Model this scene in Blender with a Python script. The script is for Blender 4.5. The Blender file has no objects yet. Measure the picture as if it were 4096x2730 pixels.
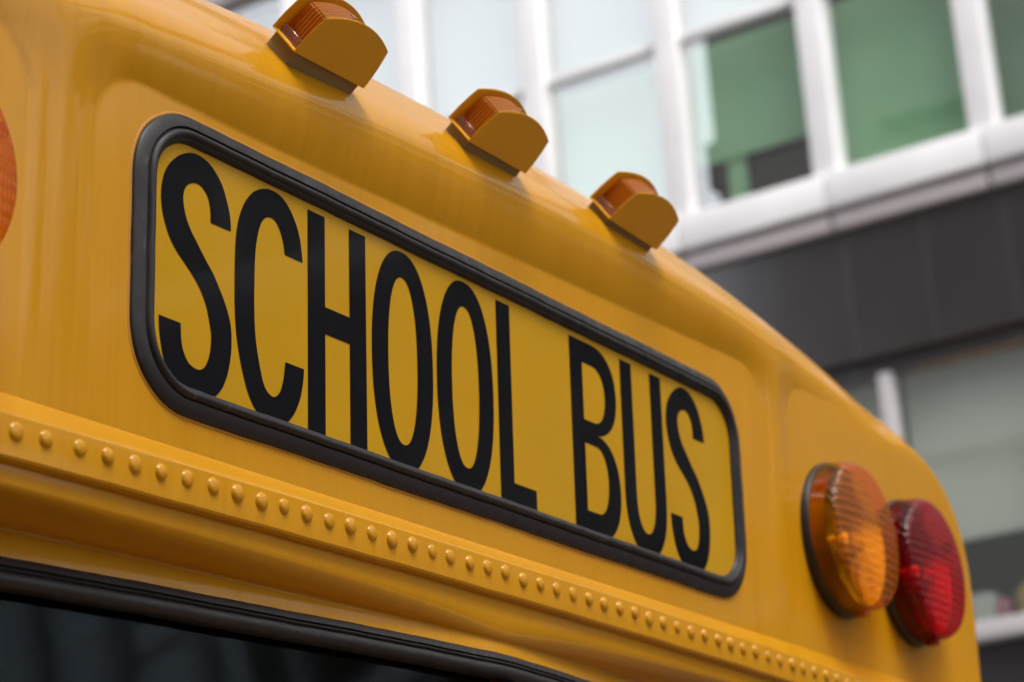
import bpy, bmesh, math, random
import numpy as np
from mathutils import Matrix, Vector

random.seed(3); rng = np.random.default_rng(5)
scene = bpy.context.scene
ZO = 2.45                     # height of the sign's centre above the road
CX = 0.152                    # centre line of the bus

# ------------------------------------------------------------------ camera
yaw, pitch, roll = 1.01435, 0.34168, -0.06426
fw = Vector((math.sin(yaw)*math.cos(pitch), math.cos(yaw)*math.cos(pitch), math.sin(pitch)))
r0 = Vector((math.cos(yaw), -math.sin(yaw), 0)); u0 = r0.cross(fw)
rt = math.cos(roll)*r0 + math.sin(roll)*u0; up = -math.sin(roll)*r0 + math.cos(roll)*u0
cam = bpy.data.cameras.new('camera'); camo = bpy.data.objects.new('camera', cam)
scene.collection.objects.link(camo)
camo.matrix_world = Matrix(((rt.x, up.x, -fw.x, -1.55091), (rt.y, up.y, -fw.y, -1.08359), (rt.z, up.z, -fw.z, -0.661+ZO), (0, 0, 0, 1)))
cam.sensor_width = 36; cam.lens = 9000/4096*36; cam.clip_start = 0.05; cam.clip_end = 1500
cam.dof.use_dof = True; cam.dof.focus_distance = 1.86; cam.dof.aperture_fstop = 6.6
scene.camera = camo

# ------------------------------------------------------------------ light
SUN_EL, SUN_AZ = math.radians(58), math.radians(215)   # azimuth measured from +Y towards +X
world = bpy.data.worlds.new('World'); scene.world = world; world.use_nodes = True
nt = world.node_tree; bg = nt.nodes['Background']
sky = nt.nodes.new('ShaderNodeTexSky'); sky.sky_type = 'NISHITA'; sky.sun_disc = False
sky.sun_elevation = SUN_EL; sky.sun_rotation = SUN_AZ; sky.air_density = 1.0; sky.dust_density = 4.0; sky.ozone_density = 1.0
hs = nt.nodes.new('ShaderNodeHueSaturation'); hs.inputs['Saturation'].default_value = 0.22
nt.links.new(sky.outputs[0], hs.inputs['Color']); nt.links.new(hs.outputs[0], bg.inputs['Color'])
bg.inputs['Strength'].default_value = 0.15
sun = bpy.data.lights.new('sun', 'SUN'); sun.energy = 1.0; sun.angle = math.radians(26); sun.color = (1, 0.96, 0.9)
suno = bpy.data.objects.new('sun', sun); scene.collection.objects.link(suno)
sd = Vector((math.sin(SUN_AZ)*math.cos(SUN_EL), math.cos(SUN_AZ)*math.cos(SUN_EL), math.sin(SUN_EL)))
suno.rotation_euler = sd.to_track_quat('Z', 'Y').to_euler(); suno.location = (0, 0, 30)
vs = scene.view_settings; vs.view_transform = 'Standard'; vs.look = 'None'; vs.gamma = 1; vs.use_curve_mapping = False
vs.exposure = 1.3
scene.cycles.use_denoising = True
scene.cycles.max_bounces = 10; scene.cycles.transmission_bounces = 10; scene.cycles.transparent_max_bounces = 12
scene.cycles.caustics_reflective = True; scene.cycles.caustics_refractive = True

# ------------------------------------------------------------------ materials
MATS = {}
def mat(name, col, rough=0.5, spec=0.5, metal=0.0, coat=0.0, coat_rough=0.05, trans=0.0, ior=1.45):
    m = bpy.data.materials.new(name); m.use_nodes = True
    b = m.node_tree.nodes['Principled BSDF']
    b.inputs['Base Color'].default_value = (*col, 1); b.inputs['Roughness'].default_value = rough
    b.inputs['Specular IOR Level'].default_value = spec; b.inputs['Metallic'].default_value = metal
    b.inputs['Coat Weight'].default_value = coat; b.inputs['Coat Roughness'].default_value = coat_rough
    b.inputs['Transmission Weight'].default_value = trans; b.inputs['IOR'].default_value = ior
    MATS[name] = m; return m
def N(m, t, **kw):
    n = m.node_tree.nodes.new(t)
    for k, v in kw.items(): setattr(n, k, v)
    return n
def L(m, a, b): m.node_tree.links.new(a, b)
def bsdf(m): return m.node_tree.nodes['Principled BSDF']
def noise(m, scale, detail=3, stretch=(1, 1, 1)):
    tc = N(m, 'ShaderNodeTexCoord'); mp = N(m, 'ShaderNodeMapping'); nz = N(m, 'ShaderNodeTexNoise')
    mp.inputs['Scale'].default_value = stretch; nz.inputs['Scale'].default_value = scale; nz.inputs['Detail'].default_value = detail
    L(m, tc.outputs['Object'], mp.inputs[0]); L(m, mp.outputs[0], nz.inputs['Vector']); return nz.outputs['Fac']
def ramp(m, fac, stops):
    r = N(m, 'ShaderNodeValToRGB'); e = r.color_ramp.elements
    while len(e) < len(stops): e.new(0.5)
    for el, (p, c) in zip(e, stops): el.position = p; el.color = (*c, 1)
    L(m, fac, r.inputs[0]); return r.outputs[0]
def mapr(m, fac, a, b, c, d):
    n = N(m, 'ShaderNodeMapRange'); n.inputs[1].default_value = a; n.inputs[2].default_value = b
    n.inputs[3].default_value = c; n.inputs[4].default_value = d; L(m, fac, n.inputs[0]); return n.outputs[0]
def bump(m, h, strength, dist, target=None):
    n = N(m, 'ShaderNodeBump'); n.inputs['Strength'].default_value = strength; n.inputs['Distance'].default_value = dist
    L(m, h, n.inputs['Height']); L(m, n.outputs[0], (target or bsdf(m).inputs['Normal'])); return n

def paint(name, col, rough, coat):
    """weathered bus enamel: dried rain runs, dust film and a slightly wavy gloss"""
    m = mat(name, col, rough, 0.12, coat=coat, coat_rough=0.07)
    runs = noise(m, 1.0, 5, (150, 0, 2.5)); film = noise(m, 5, 5); spots = noise(m, 420, 2)
    mx = N(m, 'ShaderNodeMix', data_type='RGBA', blend_type='MULTIPLY')
    mx.inputs[0].default_value = 1
    c1 = ramp(m, runs, [(0.25, (0.925, 0.90, 0.85)), (0.48, (0.99, 0.99, 0.98)), (0.75, (1.04, 1.06, 1.3))])
    base = N(m, 'ShaderNodeMix', data_type='RGBA', blend_type='MULTIPLY'); base.inputs[0].default_value = 1
    L(m, c1, base.inputs[7]); base.inputs[6].default_value = (*col, 1)
    c2 = ramp(m, film, [(0.25, (0.95, 0.94, 0.92)), (0.75, (1.03, 1.03, 1.03))])
    L(m, base.outputs[2], mx.inputs[6]); L(m, c2, mx.inputs[7])
    dot = mapr(m, spots, 0.755, 0.80, 0, 0.5)
    dk = N(m, 'ShaderNodeMix', data_type='RGBA'); L(m, dot, dk.inputs[0]); L(m, mx.outputs[2], dk.inputs[6])
    dk.inputs[7].default_value = (0.10, 0.055, 0.01, 1)
    L(m, dk.outputs[2], bsdf(m).inputs['Base Color'])
    L(m, mapr(m, runs, 0.3, 0.7, rough*0.8, rough*1.35), bsdf(m).inputs['Roughness'])
    L(m, mapr(m, runs, 0.25, 0.75, 0.04, 0.12), bsdf(m).inputs['Coat Roughness'])
    b1 = bump(m, noise(m, 38, 2), 0.05, 0.002)
    b2 = bump(m, noise(m, 6.5, 2), 0.10, 0.006, b1.inputs['Normal'])           # shallow unevenness of the sheet metal
    bump(m, noise(m, 520, 1), 0.03, 0.0004, b2.inputs['Normal'])               # orange peel
    L(m, b1.outputs[0], bsdf(m).inputs['Coat Normal'])
    return m
YEL = (0.468, 0.208, 0.002)
paint('bus_yellow', YEL, 0.40, 0.45)
m = mat('guard_bounce_yellow', (0.52, 0.225, 0.018), 0.5, 0.4); bump(m, noise(m, 900, 2), 0.05, 0.0004)
g = ramp(m, noise(m, 150, 4), [(0.3, (0.69, 0.350, 0.010)), (0.7, (0.72, 0.365, 0.012))]); L(m, g, bsdf(m).inputs['Base Color'])  # body yellow lifted: bounce light from below put into the colour
mat('sign_yellow', (0.56, 0.315, 0.010), 0.38, 0.14, coat=0.13, coat_rough=0.03)
m = MATS['sign_yellow']; L(m, ramp(m, noise(m, 9, 3), [(0.3, (0.385, 0.200, 0.001)), (0.7, (0.415, 0.217, 0.001))]), bsdf(m).inputs['Base Color'])
mat('letter_black', (0.003, 0.0026, 0.0038), 0.4, 0.06, coat=0.13, coat_rough=0.03)
m = mat('rubber', (0.017, 0.0140, 0.0148), 0.5, 0.32)
L(m, mapr(m, noise(m, 60, 5), 0.3, 0.7, 0.38, 0.66), bsdf(m).inputs['Roughness'])
scuff = mapr(m, noise(m, 130, 6, (1, 1, 0.35)), 0.64, 0.78, 0, 1)
mxs = N(m, 'ShaderNodeMix', data_type='RGBA'); L(m, scuff, mxs.inputs[0]); mxs.inputs[6].default_value = (0.017, 0.0140, 0.0148, 1); mxs.inputs[7].default_value = (0.055, 0.048, 0.047, 1)
L(m, mxs.outputs[2], bsdf(m).inputs['Base Color']); bump(m, noise(m, 300, 4), 0.1, 0.0008)
m = mat('foam', (0.30, 0.22, 0.10), 0.9, 0.1); bump(m, noise(m, 1300, 2), 0.6, 0.001)
mat('black_plastic', (0.012, 0.011, 0.011), 0.45)
def lens_mat(name, clear, milk, ribx, ribz, amp, milk_w=0.34, axes='XZ'):
    """moulded coloured plastic: mostly clear, a little milky from the prisms, glossy outside"""
    m = bpy.data.materials.new(name); m.use_nodes = True; t = m.node_tree; t.nodes.remove(t.nodes['Principled BSDF'])
    tr = N(m, 'ShaderNodeBsdfTransparent'); tr.inputs[0].default_value = (*clear, 1)
    tl = N(m, 'ShaderNodeBsdfTranslucent'); tl.inputs[0].default_value = (*milk, 1)
    df = N(m, 'ShaderNodeBsdfDiffuse'); df.inputs[0].default_value = (*milk, 1)
    gl = N(m, 'ShaderNodeBsdfGlossy'); gl.inputs['Roughness'].default_value = 0.09
    tc = N(m, 'ShaderNodeTexCoord'); hh = []
    for ax, sc in ((axes[0], ribx), (axes[1], ribz)):
        w = N(m, 'ShaderNodeTexWave', wave_type='BANDS', bands_direction=ax); w.inputs['Scale'].default_value = sc
        L(m, tc.outputs['Object'], w.inputs['Vector']); hh.append(w.outputs['Fac'])
    a = N(m, 'ShaderNodeMath', operation='MULTIPLY_ADD'); L(m, hh[1], a.inputs[0]); a.inputs[1].default_value = 1.5; L(m, hh[0], a.inputs[2])
    b = N(m, 'ShaderNodeBump'); b.inputs['Strength'].default_value = amp; b.inputs['Distance'].default_value = 0.0012; L(m, a.outputs[0], b.inputs['Height'])
    for n in (tl, df, gl): L(m, b.outputs[0], n.inputs['Normal'])
    m1 = N(m, 'ShaderNodeMixShader'); m1.inputs[0].default_value = 0.5; L(m, tl.outputs[0], m1.inputs[1]); L(m, df.outputs[0], m1.inputs[2])
    # the prisms: each groove is milkier than its flat
    mk = mapr(m, a.outputs[0], 0.0, 2.5, milk_w*1.95, milk_w*0.25)
    m2 = N(m, 'ShaderNodeMixShader'); L(m, mk, m2.inputs[0]); L(m, tr.outputs[0], m2.inputs[1]); L(m, m1.outputs[0], m2.inputs[2])
    lw = N(m, 'ShaderNodeLayerWeight'); lw.inputs[0].default_value = 0.5
    p5 = N(m, 'ShaderNodeMath', operation='POWER'); L(m, lw.outputs['Facing'], p5.inputs[0]); p5.inputs[1].default_value = 5
    ad = N(m, 'ShaderNodeMath', operation='MULTIPLY_ADD', use_clamp=True); L(m, p5.outputs[0], ad.inputs[0]); ad.inputs[1].default_value = 0.5; ad.inputs[2].default_value = 0.022
    m3 = N(m, 'ShaderNodeMixShader'); L(m, ad.outputs[0], m3.inputs[0]); L(m, m2.outputs[0], m3.inputs[1]); L(m, gl.outputs[0], m3.inputs[2])
    L(m, m3.outputs[0], t.nodes['Material Output'].inputs[0]); MATS[name] = m; return m
lens_mat('amber_lens', (0.98, 0.51, 0.010), (0.60, 0.20, 0.001), 75, 30, 0.45, 0.26)
lens_mat('amber_side', (0.90, 0.56, 0.02), (0.50, 0.22, 0.002), 60, 3, 0.4, 0.15)
lens_mat('red_side', (0.70, 0.03, 0.04), (0.25, 0.003, 0.006), 60, 3, 0.4, 0.15)
lens_mat('red_lens', (0.80, 0.03, 0.045), (0.30, 0.004, 0.008), 75, 30, 0.5, 0.26)
lens_mat('amber_block', (0.95, 0.52, 0.09), (0.60, 0.22, 0.014), 75, 0.5, 1.0, 0.42, 'YZ')
mat('clear_plastic', (0.75, 0.58, 0.50), 0.12, 0.5, trans=0.95)
mat('reflector', (0.72, 0.72, 0.70), 0.12, metal=1.0)
mat('bulb_glass', (0.9, 0.9, 0.9), 0.1)
mat('lining', (0.03, 0.03, 0.03), 0.9)
mat('tyre', (0.02, 0.02, 0.02), 0.8); mat('steel', (0.5, 0.5, 0.5), 0.4, metal=0.9)
def glass(name, tint, refl, rough=0.0, glossy=(1, 1, 1)):
    m = bpy.data.materials.new(name); m.use_nodes = True; t = m.node_tree; t.nodes.remove(t.nodes['Principled BSDF'])
    tr = N(m, 'ShaderNodeBsdfTransparent'); tr.inputs[0].default_value = (*tint, 1)
    gl = N(m, 'ShaderNodeBsdfGlossy'); gl.inputs['Roughness'].default_value = rough; gl.inputs[0].default_value = (*glossy, 1)
    lw = N(m, 'ShaderNodeLayerWeight'); lw.inputs[0].default_value = 0.5          # Schlick term, the same from both sides of the pane
    p5 = N(m, 'ShaderNodeMath', operation='POWER'); L(m, lw.outputs['Facing'], p5.inputs[0]); p5.inputs[1].default_value = 5
    ad = N(m, 'ShaderNodeMath', operation='MULTIPLY_ADD', use_clamp=True); L(m, p5.outputs[0], ad.inputs[0]); ad.inputs[1].default_value = 1-refl; ad.inputs[2].default_value = refl
    mx = N(m, 'ShaderNodeMixShader'); L(m, ad.outputs[0], mx.inputs[0]); L(m, tr.outputs[0], mx.inputs[1]); L(m, gl.outputs[0], mx.inputs[2])
    L(m, mx.outputs[0], t.nodes['Material Output'].inputs[0]); MATS[name] = m; return m
glass('windshield_glass', (0.14, 0.17, 0.20), 0.013, 0.045, (0.72, 0.88, 1.0))
glass('facade_glass', (0.97, 0.99, 0.97), 0.33)
m = mat('white_frame', (0.64, 0.63, 0.65), 0.5)
L(m, ramp(m, noise(m, 1.5, 5), [(0.3, (0.66, 0.645, 0.66)), (0.7, (0.75, 0.735, 0.75))]), bsdf(m).inputs['Base Color'])
mat('grey_frame', (0.40, 0.38, 0.39), 0.5); mat('grey_aluminium', (0.40, 0.36, 0.37), 0.45)
m = mat('spandrel_dark', (0.05, 0.044, 0.047), 0.14, 0.5, ior=2.1)
L(m, ramp(m, noise(m, 1.2, 3), [(0.3, (0.022, 0.019, 0.020)), (0.7, (0.030, 0.026, 0.028))]), bsdf(m).inputs['Base Color'])
m = mat('green_blind', (0.45, 0.78, 0.50), 0.8)
mat('glare_green_blind', (0.58, 0.80, 0.66), 0.8); mat('glare_white_blind', (0.82, 0.83, 0.85), 0.8)  # pale and white tones carry the sky's glare on the panes
mat('dark_green_blind', (0.22, 0.38, 0.26), 0.8)
mat('grey_blind', (0.88, 0.90, 0.86), 0.8)
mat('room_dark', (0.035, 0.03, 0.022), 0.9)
m = mat('concrete', (0.24, 0.23, 0.22), 0.85)
L(m, ramp(m, noise(m, 0.8, 6), [(0.3, (0.15, 0.145, 0.135)), (0.7, (0.21, 0.20, 0.185))]), bsdf(m).inputs['Base Color'])
mat('dark_window', (0.165, 0.16, 0.15), 0.5, 0.3)
m = mat('asphalt', (0.05, 0.05, 0.052), 0.9); bump(m, noise(m, 60, 4), 0.4, 0.01)
mat('paving', (0.28, 0.27, 0.26), 0.85)
mat('item_white', (0.72, 0.78, 0.75), 0.6); mat('item_pink', (0.55, 0.22, 0.30), 0.6); mat('item_yellow', (0.50, 0.36, 0.08), 0.7); mat('item_brown', (0.25, 0.13, 0.06), 0.7)

# ------------------------------------------------------------------ mesh helpers
WLOC = {}
def link(o): scene.collection.objects.link(o); return o
def empty(name, loc):
    o = link(bpy.data.objects.new(name, None)); o.location = loc; WLOC[o.name] = Vector(loc); return o
def tag(o, label=None, category=None, group=None, kind=None):
    for k, v in (('label', label), ('category', category), ('group', group), ('kind', kind)):
        if v: o[k] = v
    return o
def new_mesh(name, V, F, mt, smooth=True, sharp=None):
    me = bpy.data.meshes.new(name)
    V = np.asarray(V, dtype=np.float64); me.from_pydata(V.tolist(), [], [tuple(f) for f in F])
    mts = mt if isinstance(mt, (list, tuple)) else [mt]
    for q in mts: me.materials.append(MATS[q])
    if smooth:
        me.polygons.foreach_set('use_smooth', [True]*len(me.polygons))
        if sharp: me.set_sharp_from_angle(angle=math.radians(sharp))
    me.update(); return me
def place(name, me, parent=None, loc=(0, 0, 0), dz=ZO):
    """loc in the frame of the sign; top-level pieces and parts share that frame"""
    o = link(bpy.data.objects.new(name, me)); w = Vector(loc)+Vector((0, 0, dz))
    WLOC[o.name] = w
    if parent is not None:
        o.parent = parent; o.location = w-WLOC[parent.name]
    else: o.location = w
    return o
def child(name, me, parent, loc=(0, 0, 0)):
    """sub-part given in its parent's own frame"""
    o = link(bpy.data.objects.new(name, me)); o.parent = parent; o.location = loc; return o
def box_vf(x0, x1, y0, y1, z0, z1):
    V = [(x, y, z) for x in (x0, x1) for y in (y0, y1) for z in (z0, z1)]
    F = [(0, 1, 3, 2), (4, 6, 7, 5), (0, 4, 5, 1), (2, 3, 7, 6), (0, 2, 6, 4), (1, 5, 7, 3)]
    return V, F
def bevel_box(name, dims, mt, bev=0.004, segs=2):
    """box centred on its origin with rounded edges"""
    bm = bmesh.new(); V, F = box_vf(*dims)
    vs_ = [bm.verts.new(v) for v in V]
    for f in F: bm.faces.new([vs_[i] for i in f])
    bmesh.ops.recalc_face_normals(bm, faces=bm.faces)
    if bev: bmesh.ops.bevel(bm, geom=list(bm.edges), offset=bev, segments=segs, affect='EDGES', profile=0.6)
    me = bpy.data.meshes.new(name); bm.to_mesh(me); bm.free(); me.materials.append(MATS[mt])
    me.polygons.foreach_set('use_smooth', [True]*len(me.polygons)); me.set_sharp_from_angle(angle=math.radians(35)); return me
def grid_faces(nu, nv, closed_u=False, closed_v=False, flip=False):
    F = []
    for i in range(nu if closed_u else nu-1):
        for j in range(nv if closed_v else nv-1):
            a, b, c, d = i*nv+j, ((i+1) % nu)*nv+j, ((i+1) % nu)*nv+(j+1) % nv, i*nv+(j+1) % nv
            F.append((a, d, c, b) if flip else (a, b, c, d))
    return F
def lathe(name, prof, mt, seg=72, flip=False, sharp=40):
    """profile (r, y) turned about the Y axis"""
    V = []
    for i in range(seg):
        a = 2*math.pi*i/seg
        V += [(r*math.cos(a), y, r*math.sin(a)) for r, y in prof]
    return new_mesh(name, V, grid_faces(seg, len(prof), closed_u=True, flip=flip), mt, True, sharp)
def pchip(xs, ys):
    xs = np.asarray(xs, float); ys = np.asarray(ys, float); h = np.diff(xs); dl = np.diff(ys)/h
    m = np.zeros(len(xs)); m[0] = dl[0]; m[-1] = dl[-1]
    for i in range(1, len(xs)-1):
        if dl[i-1]*dl[i] > 0:
            w1, w2 = 2*h[i]+h[i-1], h[i]+2*h[i-1]; m[i] = (w1+w2)/(w1/dl[i-1]+w2/dl[i])
    def f(x):
        x = np.clip(x, xs[0], xs[-1]); i = np.clip(np.searchsorted(xs, x)-1, 0, len(xs)-2); t = (x-xs[i])/h[i]
        return ((1+2*t)*(1-t)**2*ys[i]+t*(1-t)**2*h[i]*m[i]+t*t*(3-2*t)*ys[i+1]+t*t*(t-1)*h[i]*m[i+1])
    return f
def ss(a, b, x): t = np.clip((x-a)/(b-a), 0, 1); return t*t*(3-2*t)
def rrect(x0, x1, z0, z1, r, n=14):
    """closed outline, counter-clockwise seen from -Y"""
    P = []
    for cx, cz, a0 in ((x1-r, z0+r, -90), (x1-r, z1-r, 0), (x0+r, z1-r, 90), (x0+r, z0+r, 180)):
        P += [(cx+r*math.cos(math.radians(a0+90*i/n)), cz+r*math.sin(math.radians(a0+90*i/n))) for i in range(n+1)]
    return np.array(P)
def resample(P, step, closed=True):
    Q = np.vstack([P, P[:1]]) if closed else P
    out = []
    for a, b in zip(Q[:-1], Q[1:]):
        k = max(1, int(np.ceil(np.linalg.norm(b-a)/step)))
        out += [a+(b-a)*i/k for i in range(k)]
    if not closed: out.append(Q[-1])
    return np.array(out)
def sweep_ring(name, P, prof, ymap, mt, wob=0.0):
    """profile (w inward from the outline, height off the panel) carried round a closed outline"""
    n = len(P); T = np.roll(P, -1, 0)-np.roll(P, 1, 0); T /= np.linalg.norm(T, axis=1)[:, None]
    Nn = np.stack([-T[:, 1], T[:, 0]], 1)
    V = []; s = np.cumsum(np.linalg.norm(P-np.roll(P, 1, 0), axis=1))
    wv = wob*(np.sin(s*23)+0.6*np.sin(s*57+1.3)+0.5*np.sin(s*131+0.4))
    for i in range(n):
        for w, h in prof:
            q = P[i]+Nn[i]*(w+wv[i]); V.append((q[0], ymap(q[0], q[1])-h, q[1]))
    return new_mesh(name, V, grid_faces(n, len(prof), closed_u=True, flip=False), mt, True, 50)

# ================================================================== THE PLACE: ground, street, buildings
def sheet(name, x0, x1, y0, y1, z, mt):
    V = [(x0, y0, z), (x1, y0, z), (x1, y1, z), (x0, y1, z)]
    o = place(name, new_mesh(name, V, [(0, 1, 2, 3)], mt, False), dz=0); o['kind'] = 'structure'; return o
sheet('ground', -600, 600, -600, 600, 0.0, 'asphalt')
sheet('road', -5.5, 8.0, -300, 300, 0.004, 'asphalt')
for nm, x0, x1 in (('pavement', 8.0, 12.3), ('pavement', -9.3, -5.5)):
    o = place(nm, new_mesh(nm, *box_vf(x0, x1, -120, 120, -0.02, 0.13), 'paving', False), dz=0); o['kind'] = 'structure'

# ---- office building along the street on the right: curtain wall at x = 12
PITCH = 1.165; MUL = [4.645+PITCH*k for k in range(-19, 17)]
Y0, Y1 = MUL[0], MUL[-1]
bld = empty('office_building', (12.6, (Y0+Y1)/2, 0))
tag(bld, 'blurred office building with white window frames, green blinds and dark spandrel behind the bus', 'building')
def part(name, me, loc): return place(name, me, bld, loc)
FX = 12.0
# floor slabs, room backs and end walls close the rooms
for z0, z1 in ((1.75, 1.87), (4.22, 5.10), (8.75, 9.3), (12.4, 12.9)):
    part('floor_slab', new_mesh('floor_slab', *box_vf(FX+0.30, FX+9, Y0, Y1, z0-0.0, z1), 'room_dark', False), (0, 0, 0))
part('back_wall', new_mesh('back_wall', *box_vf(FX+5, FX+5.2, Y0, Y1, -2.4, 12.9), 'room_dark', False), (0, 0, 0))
for y in (Y0-0.25, Y1):
    part('end_wall', new_mesh('end_wall', *box_vf(FX+0.02, FX+9, y, y+0.25, -2.4, 13.2), 'concrete', False), (0, 0, 0))
part('roof', new_mesh('roof', *box_vf(FX-0.15, FX+9, Y0-0.3, Y1+0.3, 13.0, 13.4), 'concrete', False), (0, 0, 0))
mull_me = bevel_box('mullion', (-0.06, 0.12, -0.095, 0.095, -1.71, 1.71), 'white_frame', 0.012)
low_mull_me = bevel_box('mullion', (-0.01, 0.10, -0.05, 0.05, -0.905, 0.905), 'grey_frame', 0.008)
top_mull_me = bevel_box('mullion', (-0.06, 0.12, -0.095, 0.095, -1.55, 1.55), 'white_frame', 0.012)
for y in MUL:
    part('mullion', mull_me, (FX, y, 7.02-0.0))
    part('mullion', low_mull_me, (FX+0.06, y-0.205, 3.185))
    part('mullion', top_mull_me, (FX, y, 10.85))
pw = PITCH-0.19
def pane_me(h): return new_mesh('window_pane', *box_vf(-0.004, 0.004, -pw/2-0.03, pw/2+0.03, -h/2-0.02, h/2+0.02), 'facade_glass', False)
pm_main, pm_up, pm_low, pm_top = pane_me(1.43), pane_me(1.64), pane_me(1.80), pane_me(3.06)
def bl(h, mt): return new_mesh('window_blind', *box_vf(-0.004, 0.004, -pw/2-0.04, pw/2+0.04, 0, h), mt, False)
b_full, b_part, b_dark, b_grey, b_up, b_glare = bl(1.42, 'green_blind'), bl(0.95, 'green_blind'), bl(1.42, 'dark_green_blind'), bl(1.20, 'grey_blind'), bl(1.64, 'glare_white_blind'), bl(1.42, 'glare_green_blind')
rail_me = bevel_box('window_sill', (-0.10, 0.14, -PITCH/2+0.006, PITCH/2-0.006, -0.132, 0.132), 'white_frame', 0.012)
ledge_me = bevel_box('ledge', (-0.06, 0.14, -PITCH/2+0.012, PITCH/2-0.012, -0.062, 0.062), 'grey_aluminium', 0.008)
head_me = bevel_box('transom', (0.0, 0.06, -pw/2, pw/2, -0.033, 0.033), 'white_frame', 0.008)
sp_me = bevel_box('spandrel_panel', (0, 0.05, -PITCH/4+0.0015, PITCH/4-0.0015, -0.475, 0.475), 'spandrel_dark', 0.001, 1)
low_sill_me = bevel_box('window_sill', (-0.06, 0.14, -PITCH/2, PITCH/2, -0.06, 0.06), 'grey_frame', 0.01)
head_shade_me = bevel_box('window_head_shade', (0.06, 0.16, -PITCH/2, PITCH/2, -0.06, 0.06), 'spandrel_dark', 0.004, 1)  # dark strip: the recess shadow over the low windows, put into the colour
base_me = bevel_box('base_panel', (0.0, 0.06, -PITCH/2+0.004, PITCH/2-0.004, -1.1, 1.1), 'spandrel_dark', 0.004, 1)
for k, (a, b) in enumerate(zip(MUL[:-1], MUL[1:])):
    y = (a+b)/2
    part('window_pane', pm_main, (FX+0.05, y, 6.28)); part('window_pane', pm_up, (FX+0.05, y, 7.90))
    part('window_pane', pm_low, (FX+0.11, y-0.205, 3.185)); part('window_pane', pm_top, (FX+0.05, y, 10.85))
    part('window_sill', rail_me, (FX, y, 5.437)); part('ledge', ledge_me, (FX, y, 5.215)); part('transom', head_me, (FX, y, 7.027))
    part('window_sill', low_sill_me, (FX+0.02, y, 2.22)); part('window_head_shade', head_shade_me, (FX, y, 4.145)); part('base_panel', base_me, (FX+0.06, y, 1.05))
    part('ledge', ledge_me, (FX, y, 8.84)); part('window_sill', rail_me, (FX, y, 9.10))
    for s in (-1, 1):
        part('spandrel_panel', sp_me, (FX, y-0.055+s*PITCH/4, 4.675))
    # blinds behind the glass
    if 4.6 < a < 4.7: part('window_blind', b_part, (FX+0.22, y, 6.045))['label'] = 'green blind stopped short above a dark gap'
    elif 3.4 < a < 3.6: part('window_blind', b_full, (FX+0.22, y, 5.57))
    elif a < 3.4: part('window_blind', b_dark, (FX+0.22, y, 5.57))
    else: part('window_blind', b_glare, (FX+0.22, y, 5.57))
    if a > 4: part('window_blind', b_up, (FX+0.22, y, 7.08))  # white here adds sky brightness to the upper panes
    part('window_blind', b_grey, (FX+0.24, y-0.205, 2.885))
V, F = box_vf(-0.02, 0.02, -0.07, 0.07, 0, 0.5)
part('curtain', new_mesh('curtain', V, F, 'green_blind', False), (FX+0.26, 5.46, 5.57))
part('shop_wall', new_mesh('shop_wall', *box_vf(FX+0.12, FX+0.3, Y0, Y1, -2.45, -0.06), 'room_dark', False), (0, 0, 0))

# things standing on the lower window sill behind the glass
def blob(name, mt, loc, sx, sy, sz, label, cat, seedv):
    bm = bmesh.new(); bmesh.ops.create_icosphere(bm, subdivisions=3, radius=1)
    rr = random.Random(seedv); ph = [rr.uniform(0, 6) for _ in range(4)]
    for v in bm.verts:
        c = v.co; k = 1+0.10*math.sin(3*c.x+ph[0])+0.09*math.sin(4*c.y+ph[1])+0.08*math.sin(5*c.z+ph[2])
        v.co = Vector((c.x*sx*k, c.y*sy*k, max(c.z*k, -0.72)*sz))
    zm = min(v.co.z for v in bm.verts)
    for v in bm.verts: v.co.z -= zm
    me = bpy.data.meshes.new(name); bm.to_mesh(me); bm.free(); me.materials.append(MATS[mt])
    me.polygons.foreach_set('use_smooth', [True]*len(me.polygons))
    return tag(place(name, me, None, loc), label, cat)
tag(place('window_board', bevel_box('window_board', (0, 0.7, Y0+15, Y1-5, -0.02, 0.02), 'white_frame', 0.004, 1), bld, (FX+0.15, 0, 2.262)), None)
tag(place('storage_box', bevel_box('storage_box', (-0.08, 0.08, -0.08, 0.08, 0, 0.25), 'item_white', 0.02), None, (FX+0.38, 4.06, 2.283)),
    'pale blurred box on the window sill beside the bus roof edge', 'box')
blob('paper_packet', 'item_pink', (FX+0.36, 3.93, 2.283), 0.07, 0.05, 0.12, 'small pink blurred packet between pale box and yellow bundle on sill', 'packet', 1)
blob('cloth_bundle', 'item_yellow', (FX+0.42, 3.74, 2.283), 0.11, 0.125, 0.19, 'yellow and brown rounded bundle on the window sill at the frame edge', 'bundle', 2)

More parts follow.
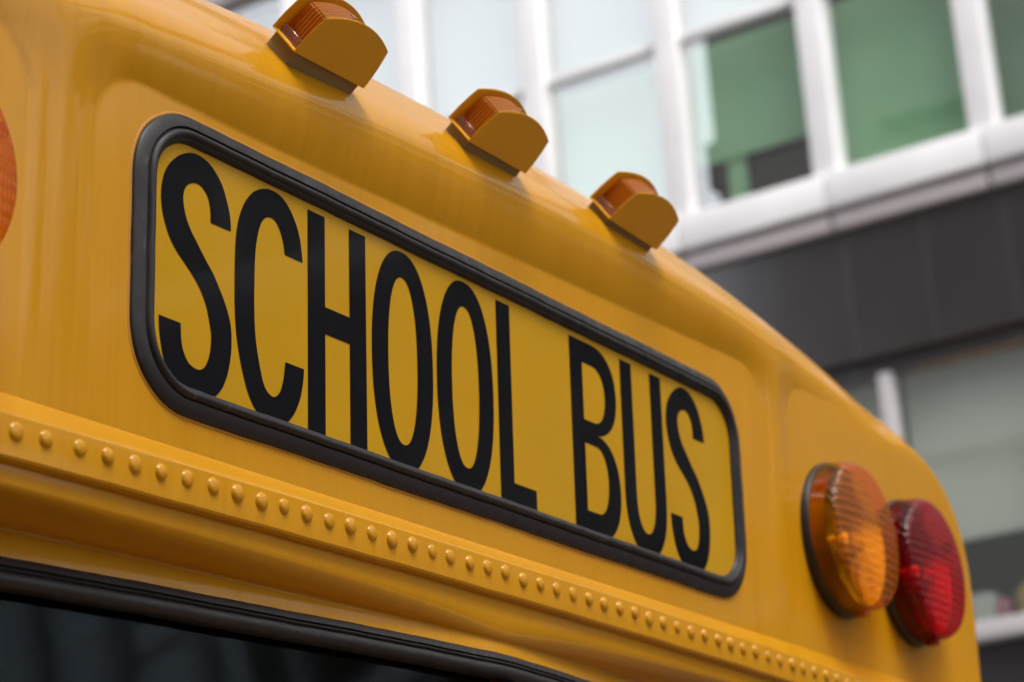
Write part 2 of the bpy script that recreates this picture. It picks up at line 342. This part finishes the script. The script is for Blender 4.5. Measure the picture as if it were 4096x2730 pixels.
# ---- building on the other side of the street, seen only as a reflection in the glass
opp = empty('apartment_block', (-14, -7, 0)); tag(opp, 'tall grey apartment block across the street mirrored in the office windows', 'building')
OX, OY0, OY1, OH = -9.3, -34.0, 15.9, 19.2
place('wall', new_mesh('wall', *box_vf(OX-10, OX, OY0, OY1, -ZO, OH), 'concrete', False), opp)
ow = bevel_box('window', (-0.02, 0.03, -0.75, 0.75, -0.85, 0.85), 'dark_window', 0.01, 1)
osl = bevel_box('balcony', (0, 0.5, -1.1, 1.1, -0.09, 0.09), 'concrete', 0.01, 1)
for fl in range(6):
    for j in range(16):
        yy = OY0+2+j*3.1
        place('window', ow, opp, (OX, yy, 1.6+fl*3.1))
    for j in range(0, 16, 2):
        place('balcony', osl, opp, (OX+0.01, OY0+2+j*3.1, 0.55+fl*3.1))
    w = 0.35+0.5*((fl*37) % 5)/5
    place('balcony', bevel_box('balcony', (-2.2, -0.3, 0.0, w, -0.5, 0.45), 'concrete', 0.01, 1), opp, (OX, OY1+0.002, 1.0+fl*3.1))

# ================================================================== THE BUS
bus = empty('school_bus', (CX, 3.0, 0))
tag(bus, 'yellow school bus front with black lettered sign, roof marker lamps and round warning lamps', 'bus')
TAU = -0.0351
def yp(x, z): return TAU*z
# ---- outline of the front cap (arch), half: (x', z)
ARCH = np.array([(0, .386), (.12, .385), (.25, .381), (.45, .367), (.62, .3520), (.7503, .3375), (.8609, .3195), (.9516, .2953), (1.0325, .2608), (1.0913, .2170), (1.1402, .1665), (1.1785, .1140), (1.204, .06), (1.2185, .005), (1.2235, -.05), (1.2249, -.11), (1.2253, -.16)])
tt = np.concatenate([[0], np.cumsum(np.linalg.norm(np.diff(ARCH, axis=0), axis=1))])
fx_, fz_ = pchip(tt, ARCH[:, 0]), pchip(tt, ARCH[:, 1])
ts = np.linspace(0, tt[-1], 900); AX, AZ = fx_(ts), fz_(ts)
ZB = -0.150
def ztop(xa): return np.interp(xa, AX, AZ)
nzv = np.abs(np.gradient(AX))/np.hypot(np.gradient(AX), np.gradient(AZ))
kks = 0.229+0.771*ss(.473, .985, nzv)
EDGE = pchip([0, .003, .007, .023, .045, .07, .099, .124, .140, .157, .173, .192, .25], [.324, .265, .224, .154, .109, .076, .0465, .0265, .0140, .0052, .0010, 0, 0])
def sdf_rr(px, pz, x0, x1, z0, z1, rl, rr_):
    cx, cz, hx, hz = (x0+x1)/2, (z0+z1)/2, (x1-x0)/2, (z1-z0)/2
    r = np.where(px < cx, rl, rr_)
    qx, qz = np.abs(px-cx)-hx+r, np.abs(pz-cz)-hz+r
    return np.minimum(np.maximum(qx, qz), 0)+np.hypot(np.maximum(qx, 0), np.maximum(qz, 0))-r
def tilt(x): return 0.0345*np.where(x-CX > -.30, x-CX, -.30-.12*(1-np.exp(-(-.30-np.minimum(x-CX, -.30))/.12)))
def cap_y(X, Z, xa, d, kk):
    Z0 = Z; Z = Z-tilt(X)*ss(-.22, .20, Z)
    def pockets(X, Z):
        a = sdf_rr(X, Z, -.397, .725, -.60, .1535, .055, .055)
        for b in (sdf_rr(X, Z, .785, 1.262, -.60, .152, .05, .15), sdf_rr(X, Z, -.958, -.463, -.60, .152, .15, .06)):
            w = np.clip(.5+.5*(b-a)/.05, 0, 1); k = .05*ss(0, .02, np.minimum(a, b))
            w = np.where(k > 1e-6, np.clip(.5+.5*(b-a)/np.maximum(k, 1e-6), 0, 1), (a < b)*1.0)
            a = b*(1-w)+a*w-k*w*(1-w)
        return np.maximum(a, np.minimum(a, 0))
    s = pockets(X, Z); e = 1e-4
    gx = np.maximum(np.abs(pockets(X+e, Z)-s), np.abs(s-pockets(X-e, Z)))/e
    u = np.clip(s/0.075, 0, 1)
    side = np.clip(gx*gx, 0, 1)
    h = 0.0142*ss(-.15, .15, Z)*(1-(1-u)**2)*(1-.75*ss(.62, 1.0, X))*(1-.75*ss(-.32, -.70, X))*(1-.90*side*ss(.20, .08, Z))
    h = h+(0.0010+0.0022*(np.abs(X+.463) < .02))*ss(0, .004, s)*side**2*ss(-.14, .06, Z)
    return TAU*Z0-h+EDGE(d/kk)*(0.35+0.65*kk)
nc, nr = 900, 260
uu = np.linspace(-1, 1, nc); XP = 1.22525*np.sin(uu*math.pi/2)
ww = np.linspace(0, 1, nr); gg = 1-(1-ww)**1.35
ZT = ztop(np.abs(XP)); ZT = ZT+tilt(XP+CX)*ss(-.22, .20, ZT); ZG = ZB+(ZT[:, None]-ZB)*gg[None, :]
XG = np.repeat(XP[:, None], nr, 1)
ZQ = ZG-tilt(XG+CX)*ss(-.22, .20, ZG)
# distance to the arch
D = np.full(XG.shape, 9.0); KI = np.zeros(XG.shape, int)
xa = np.abs(XG)
kks = np.convolve(np.pad(kks, 100, 'edge'), np.hanning(201)/np.hanning(201).sum(), 'valid')
for i0 in range(0, 900, 2):
    dd = np.hypot(xa-AX[i0], ZQ-AZ[i0]); w_ = dd < D; D[w_] = dd[w_]; KI[w_] = i0
D = np.where(D < 0.004, np.minimum(D, np.abs(ZT[:, None]-ZG)), D); D[:, -1] = 0
KK = kks[KI]
# smooth kk over the grid a little
for _ in range(6):
    KK[1:-1, :] = (KK[:-2, :]+2*KK[1:-1, :]+KK[2:, :])/4; KK[:, 1:-1] = (KK[:, :-2]+2*KK[:, 1:-1]+KK[:, 2:])/4
YG = cap_y(XG+CX, ZG, xa, D, KK)
Vc = np.stack([XG+CX, YG, ZG], -1).reshape(-1, 3)
capo = place('front_cap', new_mesh('front_cap', Vc, grid_faces(nc, nr), 'bus_yellow'), bus)
# roof and body behind the cap
YB = YG[:, -1]
nroof = 121; uu2 = np.linspace(-1, 1, nroof); xr = 1.22525*np.sin(uu2*math.pi/2)
V = []
for x in xr:
    yb = np.interp(x, XP, YB); z = float(np.interp(x, XP, ZT))
    V += [(x+CX, y, z) for y in (yb, 0.6, 2.0, 5.0, 8.5)]
place('roof', new_mesh('roof', V, grid_faces(nroof, 5, flip=True), 'bus_yellow'), bus)
for s in (-1, 1):
    V, F = box_vf(*sorted((CX+s*1.19, CX+s*1.216)), 0.10, 8.5, -1.95, -0.15)
    place('side_panel', new_mesh('side_panel', V, F, 'bus_yellow', False), bus)
V = [(CX-1.2, 8.5, -1.95), (CX+1.2, 8.5, -1.95), (CX+1.2, 8.5, .1), (CX+.9, 8.5, .3), (CX, 8.5, .39), (CX-.9, 8.5, .3), (CX-1.2, 8.5, .1)]
place('rear_panel', new_mesh('rear_panel', V, [tuple(range(7))], 'bus_yellow', False), bus)
place('floor_pan', new_mesh('floor_pan', *box_vf(CX-1.19, CX+1.19, .05, 8.5, -1.75, -1.65), 'lining', False), bus)
place('ceiling_liner', new_mesh('ceiling_liner', *box_vf(CX-1.0, CX+1.0, .35, 8.4, .16, .17), 'lining', False), bus)
place('cowl', bevel_box('cowl', (CX-1.2, CX+1.2, -.02, .4, -1.95, -1.12), 'bus_yellow', .03, 3), bus)
place('hood', bevel_box('hood', (CX-.95, CX+.95, -1.0+.2, 0, -2.0, -1.25), 'bus_yellow', .08, 4), bus)
for sx in (-1, 1):
    for yy in (0.3, 6.2):
        tp = lathe('wheel', [(.30, -.13), (.46, -.12), (.48, -.08), (.48, .08), (.46, .12), (.30, .13)], 'tyre', 48)
        o = place('wheel', tp, bus, (CX+sx*1.05, yy, -ZO+.48)); o.rotation_euler = (0, 0, math.pi/2)
        child('rim', lathe('rim', [(.02, -.06), (.2, -.07), (.31, -.10), (.31, .10), (.2, .07), (.02, .06)], 'steel', 48), o)

# ---- riveted strip below the sign, header cove, windshield
KZ = 0.0126
def sag(xp): return -KZ*xp*xp
xs = np.linspace(-1.19, 1.19, 240)
def sweep_x(name, prof_fn, mt, xs=xs, sharp=40):
    V = []; npf = None
    for xp_ in xs:
        pr_ = prof_fn(xp_); npf = len(pr_)
        V += [(xp_+CX, y, z) for y, z in pr_]
    return new_mesh(name, V, grid_faces(len(xs), npf, flip=True), mt, True, sharp)
def back(xp_): return 0.10*ss(1.10, 1.20, abs(xp_))
def strip_prof(xp_):
    b = back(xp_); z = sag(xp_)
    wv = 0.00018*math.sin(xp_*31)+0.00012*math.sin(xp_*71+1)
    P = [(.0075, -.1440), (.0046, -.1462), (.0036, -.1474), (-.0062, -.1590), (-.0071, -.1603), (-.0073, -.1620), (-.0052, -.1900+wv), (-.0040, -.1918+wv), (-.0022, -.1926+wv), (.0045, -.1928+wv)]
    return [(y+b, zz+z*min(1, max(0, (-.1445-zz)/.015))) for y, zz in P]
strip = place('rivet_strip', sweep_x('rivet_strip', strip_prof, 'bus_yellow', sharp=28), bus)
RIV = pchip([0, .35, .7, .92, 1.0], [.0050, .0046, .0030, .0010, -.0004])
rv = []
nrg = 7
prof = [(r*.0068, h) for r, h in ((1.12, -.0004), (1.04, .0003), (.98, .0010), (.88, .0020), (.68, .0028), (.4, .0033), (.0001, .0035))]
seg = 14; V = []
for i in range(seg):
    a = 2*math.pi*i/seg; V += [(r*math.cos(a), -h, r*math.sin(a)) for r, h in prof]
rivet_me = new_mesh('rivet', V, grid_faces(seg, len(prof), closed_u=True, flip=False), 'bus_yellow', True, 80)
meas = {0: .0, 1: -.0004}
for i in range(-18, 58):
    x = -.46958+.02943*i
    if i == 0: x -= .0025
    if i == 1: x -= .0034
    x += rng.normal(0, .0006)
    if abs(x-CX) > 1.08: continue
    x -= .0030+.0045*min(1, max(0, i/40))
    z = -.16961+sag(x-CX)*.9-.0018+rng.normal(0, .0005)
    o = child('rivet', rivet_me, strip, (x, -.0064, z)); sc = 1+rng.normal(0, .05); o.scale = (sc*rng.uniform(.94, 1.06), sc*rng.uniform(.8, 1.15), sc)
    o.rotation_euler = (0, rng.uniform(0, 6), 0)

def wsY(xp_): return 0.010+0.080*math.sqrt(xp_*xp_+.02**2)
def cove_prof(xp_):
    b = back(xp_); z = sag(xp_); Yc = wsY(xp_); zc = -.229+.0175*min(abs(xp_), .8)
    P = [(.0035, -.1890), (.0040, -.2060)]
    for t in np.linspace(0, 1, 12)[1:]:
        a = t*math.pi/2*.93
        P.append((.0040+(Yc-.0040)*(1-math.cos(a))/(1-math.cos(math.pi/2*.93)), -.2060+(zc+.2060)*math.sin(a)/math.sin(math.pi/2*.93)))
    P += [(Yc+.0006, zc-.0010), (Yc+.0004, zc-.0035), (Yc-.002, zc-.012), (Yc-.003, -.2620)]
    return [(y+b, zz+z) for y, zz in P]
place('windshield_header', sweep_x('windshield_header', cove_prof, 'bus_yellow', sharp=75), bus)

SEAL = [(0, -.001), (.0002, .0030), (.0016, .0046), (.0100, .0078), (.0120, .0082), (.0130, .0072), (.0134, .0058), (.0140, .0058), (.0148, .0086), (.0165, .0106), (.0185, .0110), (.0205, .0102), (.0216, .0086), (.0220, .0074), (.0226, .0074), (.0245, .0058), (.0262, .0010), (.0266, -.004)]
# windshield rubber follows the bent glass line
def wsy2(x, z): return wsY(x-CX)+0.10*(-.243-z)*0-0.12*(-.243-z)+.0
wp = resample(rrect(CX-1.06, CX+1.06, -1.10, -.2415, .09), .012)
wp[:, 1] += np.where(wp[:, 1] > -.6, -KZ*(wp[:, 0]-CX)**2, 0)
WSEAL = [(0, -.001), (.0002, .0030), (.0015, .0048), (.0070, .0068), (.0095, .0074), (.0105, .0066), (.0110, .0048), (.0116, .0048), (.0124, .0074), (.0140, .0086), (.0156, .0078), (.0164, .0060), (.0170, .0060), (.0180, .0086), (.0205, .0104), (.0240, .0108), (.0280, .0098), (.0312, .0070), (.0330, .0030), (.0334, -.004)]
place('windshield_seal', sweep_ring('windshield_seal', wp, [(w*.75, h*.92) for w, h in WSEAL], wsy2, 'rubber', .00022), bus)
for s in (-1, 1):
    xa_, xb_ = CX+s*.012, CX+s*1.05
    V = [(x, wsy2(x, z)+.006, z-KZ*(x-CX)**2*(z > -.6)) for x in np.linspace(xa_, xb_, 12) for z in (-.245, -1.09)]
    place('windshield', new_mesh('windshield', V, grid_faces(12, 2, flip=(s < 0)), 'windshield_glass'), bus)
V = []
for z in np.linspace(-.275, -1.08, 12):
    yb = wsy2(CX, z)
    V += [(CX-.020, yb+.004, z), (CX-.018, yb-.006, z), (CX-.010, yb-.0095, z), (CX-.004, yb-.0065, z), (CX+.004, yb-.0065, z), (CX+.010, yb-.0095, z), (CX+.018, yb-.006, z), (CX+.020, yb+.004, z)]
place('centre_bar', new_mesh('centre_bar', V, grid_faces(12, 8, flip=True), 'rubber', True, 40), bus)
for s in (-1, 1):
    place('corner_pillar', bevel_box('corner_pillar', (*sorted((CX+s*1.045, CX+s*1.2)), .06, .22, -1.15, -.17), 'bus_yellow', .03, 3), bus)

# ---- the lettered sign
SX0, SX1, SZ0, SZ1 = -.352, .656, -.120, .1315
sp = rrect(SX0+.010, SX1-.010, SZ0+.010, SZ1-.010, .058, 10)
def yps(x, z): return TAU*z+.0004
V = [(x, yps(x, z), z) for x, z in sp]+[(x, yps(x, z)+.004, z) for x, z in sp]
n = len(sp); F = [tuple(range(n)), tuple(range(2*n-1, n-1, -1))]+[(i, i+n, (i+1) % n+n, (i+1) % n) for i in range(n)]
# the cap is flush with the sign: the panel sits a hair in front of it
V = [(x, y-.0015, z) for x, y, z in V]
panel = place('sign_panel', new_mesh('sign_panel', V, F, 'sign_yellow', False), bus)
SEALS = [(w*.95, h*.92-.0005) for w, h in SEAL]
place('sign_seal', sweep_ring('sign_seal', resample(rrect(SX0, SX1, SZ0, SZ1, .067, 16), .008), SEALS, yps, 'rubber', .0002), bus)

m = mat('sealant', (0.36, 0.15, 0.004), 0.6); bump(m, noise(m, 160, 4), 0.4, 0.001)
place('sealant_bead', sweep_ring('sealant_bead', resample(rrect(SX0-.0022, SX1+.0022, SZ0-.0022, SZ1+.0022, .069, 16), .006), [(-.0010, -.0015), (.0002, .0006), (.0014, .0012), (.0026, .0010), (.0032, -.001)], yps, 'sealant', .0005), bus)
def smooth_closed(P, k=5, corners=()):
    """Catmull-Rom through the points, corners kept sharp"""
    P = [np.array(p, float) for p in P]; n = len(P); out = []
    for i in range(n):
        p0, p1, p2, p3 = P[i-1], P[i], P[(i+1) % n], P[(i+2) % n]
        if i in corners: p0 = p1-(p2-p1)*.5
        if (i+1) % n in corners: p3 = p2+(p2-p1)*.5
        if i in corners and (i+1) % n in corners: out.append(p1); continue
        for j in range(k):
            t = j/k
            out.append(.5*((2*p1)+(-p0+p2)*t+(2*p0-5*p1+4*p2-p3)*t*t+(-p0+3*p1-3*p2+p3)*t**3))
    return np.array(out)
def ell(cx, a, b, n=48, e=2.25, t0=0, t1=2*math.pi, cz=0):
    P = []
    for i in range(n):
        t = t0+(t1-t0)*i/(n-1 if t1-t0 < 6.2 else n)
        c, s = math.cos(t), math.sin(t)
        P.append((cx+a*math.copysign(abs(c)**(2/e), c), cz+b*math.copysign(abs(s)**(2/e), s)))
    return P
def letter(loops):
    """flat print on the panel: outline filled by a 2D curve, then turned into a thin sheet"""
    cu = bpy.data.curves.new('letter', 'CURVE'); cu.dimensions = '2D'; cu.fill_mode = 'FRONT'
    for lp in loops:
        s = cu.splines.new('POLY'); s.points.add(len(lp)-1); s.use_cyclic_u = True
        for p, q in zip(s.points, lp): p.co = (q[0], q[1], 0, 1)
    to = bpy.data.objects.new('letter_outline', cu); link(to)
    dg = bpy.context.evaluated_depsgraph_get(); dg.update()
    me = bpy.data.meshes.new_from_object(to.evaluated_get(dg)); bpy.data.objects.remove(to); bpy.data.curves.remove(cu)
    for v in me.vertices:
        x, z = v.co.x, v.co.y; v.co = (x, yps(x, z)-.0015-.0004, z)
    bm = bmesh.new(); bm.from_mesh(me); bmesh.ops.recalc_face_normals(bm, faces=bm.faces)
    for f in bm.faces:
        if f.normal.y > 0: f.normal_flip()
    bm.to_mesh(me); bm.free(); me.materials.clear(); me.materials.append(MATS['letter_black']); me.name = 'letter'
    return child('letter', me, panel)
W = .0239; T = .101; B = -.101
S_A = [(-.2347, .0492), (-.2352, .0576), (-.2371, .0662), (-.2403, .0744), (-.2452, .0846), (-.2513, .0918), (-.2586, .0975), (-.2669, .1012), (-.2752, .1025), (-.2834, .1018), (-.2909, .0991), (-.2983, .0950), (-.305, .0895), (-.3105, .0834), (-.3149, .0765), (-.3177, .0690), (-.3193, .061), (-.3195, .0529), (-.3185, .0451), (-.3166, .0377), (-.3136, .0306), (-.3095, .023), (-.3043, .0166), (-.298, .0108), (-.2906, .0055), (-.2827, -.0005), (-.2745, -.0078), (-.2680, -.0161), (-.2632, -.025), (-.2600, -.0353)]
S_B = [(-.2576, -.0451), (-.2579, -.0536), (-.2593, -.0623), (-.2626, -.0705), (-.2665, -.0755), (-.2715, -.0780), (-.2771, -.0780), (-.2837, -.0757), (-.2884, -.0707), (-.2918, -.0639), (-.2933, -.0565), (-.2940, -.0455)]
S_C = [(-.3197, -.0454), (-.3189, -.0551), (-.3173, -.0646), (-.3137, -.0773), (-.3070, -.0890), (-.2965, -.0980), (-.2840, -.1022), (-.2710, -.1022), (-.2610, -.1000), (-.2554, -.0974), (-.2500, -.0935), (-.2434, -.0861), (-.2381, -.0755), (-.2348, -.0644), (-.2329, -.0527), (-.2326, -.0451), (-.2331, -.0358), (-.2346, -.0286), (-.2382, -.0201), (-.2432, -.0111), (-.2488, -.0032), (-.2558, .0062), (-.2641, .0142), (-.2713, .0217), (-.2772, .0281), (-.2831, .0344), (-.2878, .0411), (-.2908, .0475), (-.2927, .0542), (-.2934, .0597), (-.2929, .0640), (-.2913, .0686), (-.2880, .0728), (-.2820, .0762), (-.2764, .0772), (-.2712, .0763), (-.2664, .0730), (-.2630, .0687), (-.2612, .0635), (-.2602, .0572), (-.2601, .0490)]
full = S_A+S_B+S_C; n1 = len(S_A)+len(S_B)
Sout = smooth_closed(full, 4, corners={0, n1-1, n1, len(full)-1})
letter([Sout]); DX = .806
C_O = [(-.1406, .0500), (-.1417, .0582), (-.1443, .0704), (-.1482, .0797), (-.1541, .0887), (-.1606, .0955), (-.1683, .1003), (-.1773, .1024), (-.1875, .1020), (-.1969, .0989), (-.205, .0943), (-.2111, .0886), (-.2172, .0806), (-.2214, .0729), (-.225, .0633), (-.2273, .0534), (-.2286, .0429), (-.2292, .0300), (-.2294, .0120)]
C_I = [(-.1647, .0500), (-.1657, .0555), (-.1676, .0624), (-.1714, .0700), (-.1759, .0752), (-.181, .0776), (-.1873, .0768), (-.1923, .0736), (-.1961, .0686), (-.1991, .0613), (-.2015, .0521), (-.2031, .0423), (-.2040, .0300), (-.2044, .0120)]
co = C_O+[(-.2294, -.0062), (-.2289, -.0156), (-.2279, -.0287), (-.2247, -.0467), (-.2188, -.0660), (-.2103, -.0845), (-.1989, -.0968), (-.1890, -.1016), (-.1800, -.1026), (-.1705, -.1012), (-.1616, -.0960), (-.1545, -.0890), (-.1498, -.0824), (-.1439, -.0704), (-.1402, -.0558), (-.1389, -.0443)]
ci = C_I+[(-.2045, .0010), (-.2043, -.0088), (-.2034, -.0259), (-.2007, -.0424), (-.1963, -.0584), (-.1920, -.0697), (-.1862, -.0762), (-.1783, -.0779), (-.1711, -.0722), (-.1675, -.0637), (-.1653, -.0545), (-.1640, -.0443)]
cl = co+ci[::-1]; nC = len(co)
letter([smooth_closed(cl, 4, corners={0, nC-1, nC, len(cl)-1})])
hl, hr = -.1337, -.0752
letter([[(hl, B), (hl+W, B), (hl+W, -.0054), (hr, -.0054), (hr, B), (hr+W, B), (hr+W, T), (hr, T), (hr, .0188), (hl+W, .0188), (hl+W, T), (hl, T)]])
for c in (.0035, .1028):
    letter([ell(c, .0466, .1030, 72), ell(c, .0222, .0783, 60)[::-1]])
ll = .1578
letter([[(ll, B), (.2205, B), (.2205, -.0762), (ll+W, -.0762), (ll+W, T), (ll, T)]])
bl_ = .2914
q = math.pi/2
def bowl(x0, xr_, zb, zt, n=16, e=2.1):
    h = (zt-zb)/2; c = (zb+zt)/2
    return ell(x0, xr_-x0, h, n, e, -q, q, c)
outB = [(bl_, B)]+ell(.338, .0447, .0533, 22, 2.2, -q, q*.93, -.0477)+ell(.334, .0472, .0478, 22, 2.2, -q*.93, q, .0532)+[(bl_, T)]
c1_ = [(bl_+W, -.0762)]+ell(.338, .0210, .0350, 16, 2.1, -q, q, -.0412)+[(bl_+W, -.0062)]
c2_ = [(bl_+W, .0180)]+ell(.336, .0222, .0301, 16, 2.1, -q, q, .0481)+[(bl_+W, .0782)]
letter([outB, c1_[::-1], c2_[::-1]])
ul, ur = .3917, .4543
uo = [(ul, T), (ul, -.0400)]+ell((ul+ur+W)/2, (ur+W-ul)/2, .0630, 26, 2.15, math.pi, 2*math.pi, -.0400)+[(ur+W, T), (ur, T), (ur, -.0400)]+ell((ul+ur+W)/2, (ur-ul-W)/2, .0383, 22, 2.1, 2*math.pi, math.pi, -.0400)+[(ul+W, T)]
letter([uo])
letter([[(x+DX, z) for x, z in Sout]])

# ---- amber marker lamps on the brow
nrm = Vector((0, -.82, .572)).normalized(); tan_ = Vector((0, .572, .82)).normalized()
def guard_mesh():
    W2, D2, t = .0505, .0198, .0016
    def plate(n=18):
        P = [(-W2, 0)]
        P += [(-W2+.0060*(k/6)+.0014*math.sin(math.pi*k/6)*-1, .0405*k/6) for k in range(1, 7)]
        for k in range(1, n):
            u = k/n; P.append((-W2+.006+u*(2*W2-.012), .0405+.046*u*(1-u)))
        P += [(W2-.0060*(k/6)-.0014*math.sin(math.pi*k/6)*-1, .0405*k/6) for k in range(6, 0, -1)]
        P.append((W2, 0)); return P
    bm = bmesh.new()
    def slab(P, f0, f1):
        a = [bm.verts.new(f0(p)) for p in P]; b = [bm.verts.new(f1(p)) for p in P]
        bm.faces.new(a); bm.faces.new(b[::-1])
        for i in range(len(P)): bm.faces.new((a[i], b[i], b[(i+1) % len(P)], a[(i+1) % len(P)]))
    P = plate()
    slab(P, lambda p: (p[0], -D2, p[1]), lambda p: (p[0], -D2+t, p[1]))
    slab(P, lambda p: (p[0], D2-t, p[1]), lambda p: (p[0], D2, p[1]))
    base = [(-W2, -D2+t), (W2, -D2+t), (W2, D2-t), (-W2, D2-t)]
    slab(base, lambda p: (p[0], p[1], 0), lambda p: (p[0], p[1], t))
    bmesh.ops.recalc_face_normals(bm, faces=bm.faces)
    eds = [e for e in bm.edges if len(e.link_faces) == 2 and e.calc_face_angle(0) > 1.0]
    bmesh.ops.bevel(bm, geom=eds, offset=.0006, segments=2, affect='EDGES')
    me = bpy.data.meshes.new('marker_lamp'); bm.to_mesh(me); bm.free(); me.materials.append(MATS['guard_bounce_yellow'])
    me.polygons.foreach_set('use_smooth', [True]*len(me.polygons)); me.set_sharp_from_angle(angle=math.radians(35)); return me
def lens_block():
    bm = bmesh.new(); n = 16; rows = []
    for s in (-.0150, .0150):
        P = [(-.0400, .003)]+[(-.0375+k*(.075/n), .0375+.040*(k/n)*(1-k/n)) for k in range(n+1)]+[(.0400, .003)]
        rows.append([bm.verts.new((x, s, z)) for x, z in P])
    a, b = rows; bm.faces.new(a); bm.faces.new(b[::-1])
    for i in range(len(a)): bm.faces.new((a[i], b[i], b[(i+1) % len(a)], a[(i+1) % len(a)]))
    bmesh.ops.recalc_face_normals(bm, faces=bm.faces)
    eds = [e for e in bm.edges if e.calc_face_angle(0) > .7]
    bmesh.ops.bevel(bm, geom=eds, offset=.0016, segments=3, affect='EDGES')
    me = bpy.data.meshes.new('lens'); bm.to_mesh(me); bm.free(); me.materials.append(MATS['amber_block'])
    me.polygons.foreach_set('use_smooth', [True]*len(me.polygons)); me.set_sharp_from_angle(angle=math.radians(40)); return me
gm, lm_ = guard_mesh(), lens_block()
gk = bevel_box('gasket', (-.0460, .0460, -.0165, .0165, -.0220, -.0006), 'foam', .0015, 2)
fl = bevel_box('lens_rim', (-.0014, .0014, -.0150, .0150, .0018, .0105), 'clear_plastic', .0012, 2)
scr = bevel_box('lens_screw', (-.003, .003, -.003, .003, 0, .0012), 'item_brown', .001, 2)
for xc, zc, yc, rl in ((-.1175, .2335, -.0215, .03), (.152, .2425, -.0215, .0), (.4175, .2440, -.0205, -.045)):
    M = Matrix((( 1, 0, 0), (0, tan_.y, nrm.y), (0, tan_.z, nrm.z))).to_4x4()
    org = Vector((xc, yc, zc))+tan_*.0198
    o = place('marker_lamp', gm, bus, org); o.rotation_euler = (Matrix.Rotation(-rl, 4, 'Y') @ M).to_euler()
    child('lens', lm_, o); child('gasket', gk, o)
    child('lens_rim', fl, o, (-.0445, 0, 0)); child('lens_rim', fl, o, (.0445, 0, 0)); child('lens_screw', scr, o, (.004, .002, .0472))

# ---- round warning lamps
def lens_prof():
    out = [(.0975, -.008), (.0968, -.020), (.0948, -.034), (.0930, -.0385), (.0900, -.0420), (.0868, -.0435)]
    out += [(r, -.0435-.0055*(1-(r/.0868)**2)) for r in (.080, .070, .058, .045, .030, .015, .0002)]
    out = [(r*.955, y) for r, y in out]
    return out
lp_ = lens_prof()
def lens_mesh(mt):
    me = lathe('lens', lp_, mt, 96, flip=False, sharp=50)
    bm = bmesh.new(); bm.from_mesh(me); bmesh.ops.remove_doubles(bm, verts=bm.verts, dist=1e-5)
    # little moulded lugs and rim bars round the side
    for a in (28, 148, 268):
        ar = math.radians(a); d = Vector((math.cos(ar), 0, math.sin(ar))); t = Vector((-math.sin(ar), 0, math.cos(ar)))
        vs8 = []
        for rr_ in (.0895, .0985):
            for tt_ in (-.006, .006):
                for yy in (-.016, -.030): vs8.append(bm.verts.new(d*rr_+t*tt_+Vector((0, yy, 0))))
        for f in ((0, 1, 3, 2), (4, 6, 7, 5), (0, 4, 5, 1), (2, 3, 7, 6), (0, 2, 6, 4), (1, 5, 7, 3)): bm.faces.new([vs8[i] for i in f])
    bmesh.ops.recalc_face_normals(bm, faces=bm.faces); bm.to_mesh(me); bm.free()
    me.materials.append(MATS[mt.replace('lens', 'side')])
    for f in me.polygons:
        if math.hypot(f.center.x, f.center.z) > .0885: f.material_index = 1
    me.polygons.foreach_set('use_smooth', [True]*len(me.polygons)); me.set_sharp_from_angle(angle=math.radians(50)); return me
la, lr = lens_mesh('amber_lens'), lens_mesh('red_lens')
housing = lathe('warning_lamp', [(.0820, .004), (.0945, .004), (.0950, .002), (.0950, -.006), (.0944, -.0085), (.0940, -.0088), (.0900, -.0080), (.0890, -.004)], 'black_plastic', 96, sharp=50)
bowl_p = [(r, -.0035-.023*(r/.088)**2) for r in np.linspace(.012, .084, 16)]
bowl_me = lathe('reflector', bowl_p, 'reflector', 96)
bulb_me = lathe('bulb', [(.0001, -.015), (.005, -.0145), (.008, -.0125), (.008, -.010), (.006, -.007), (.006, -.0036)], 'bulb_glass', 24)
for xc, zc, me, nm in ((-.601, -.013, la, 'amber'), (.901, .000, la, 'amber'), (1.112, -.004, lr, 'red'), (-.803, -.014, lr, 'red')):
    o = place('warning_lamp', housing, bus, (xc, TAU*zc-.002, zc)); o['label'] = 'round %s warning lamp with ribbed lens' % nm
    child('lens', me, o); child('reflector', bowl_me, o); child('bulb', bulb_me, o)
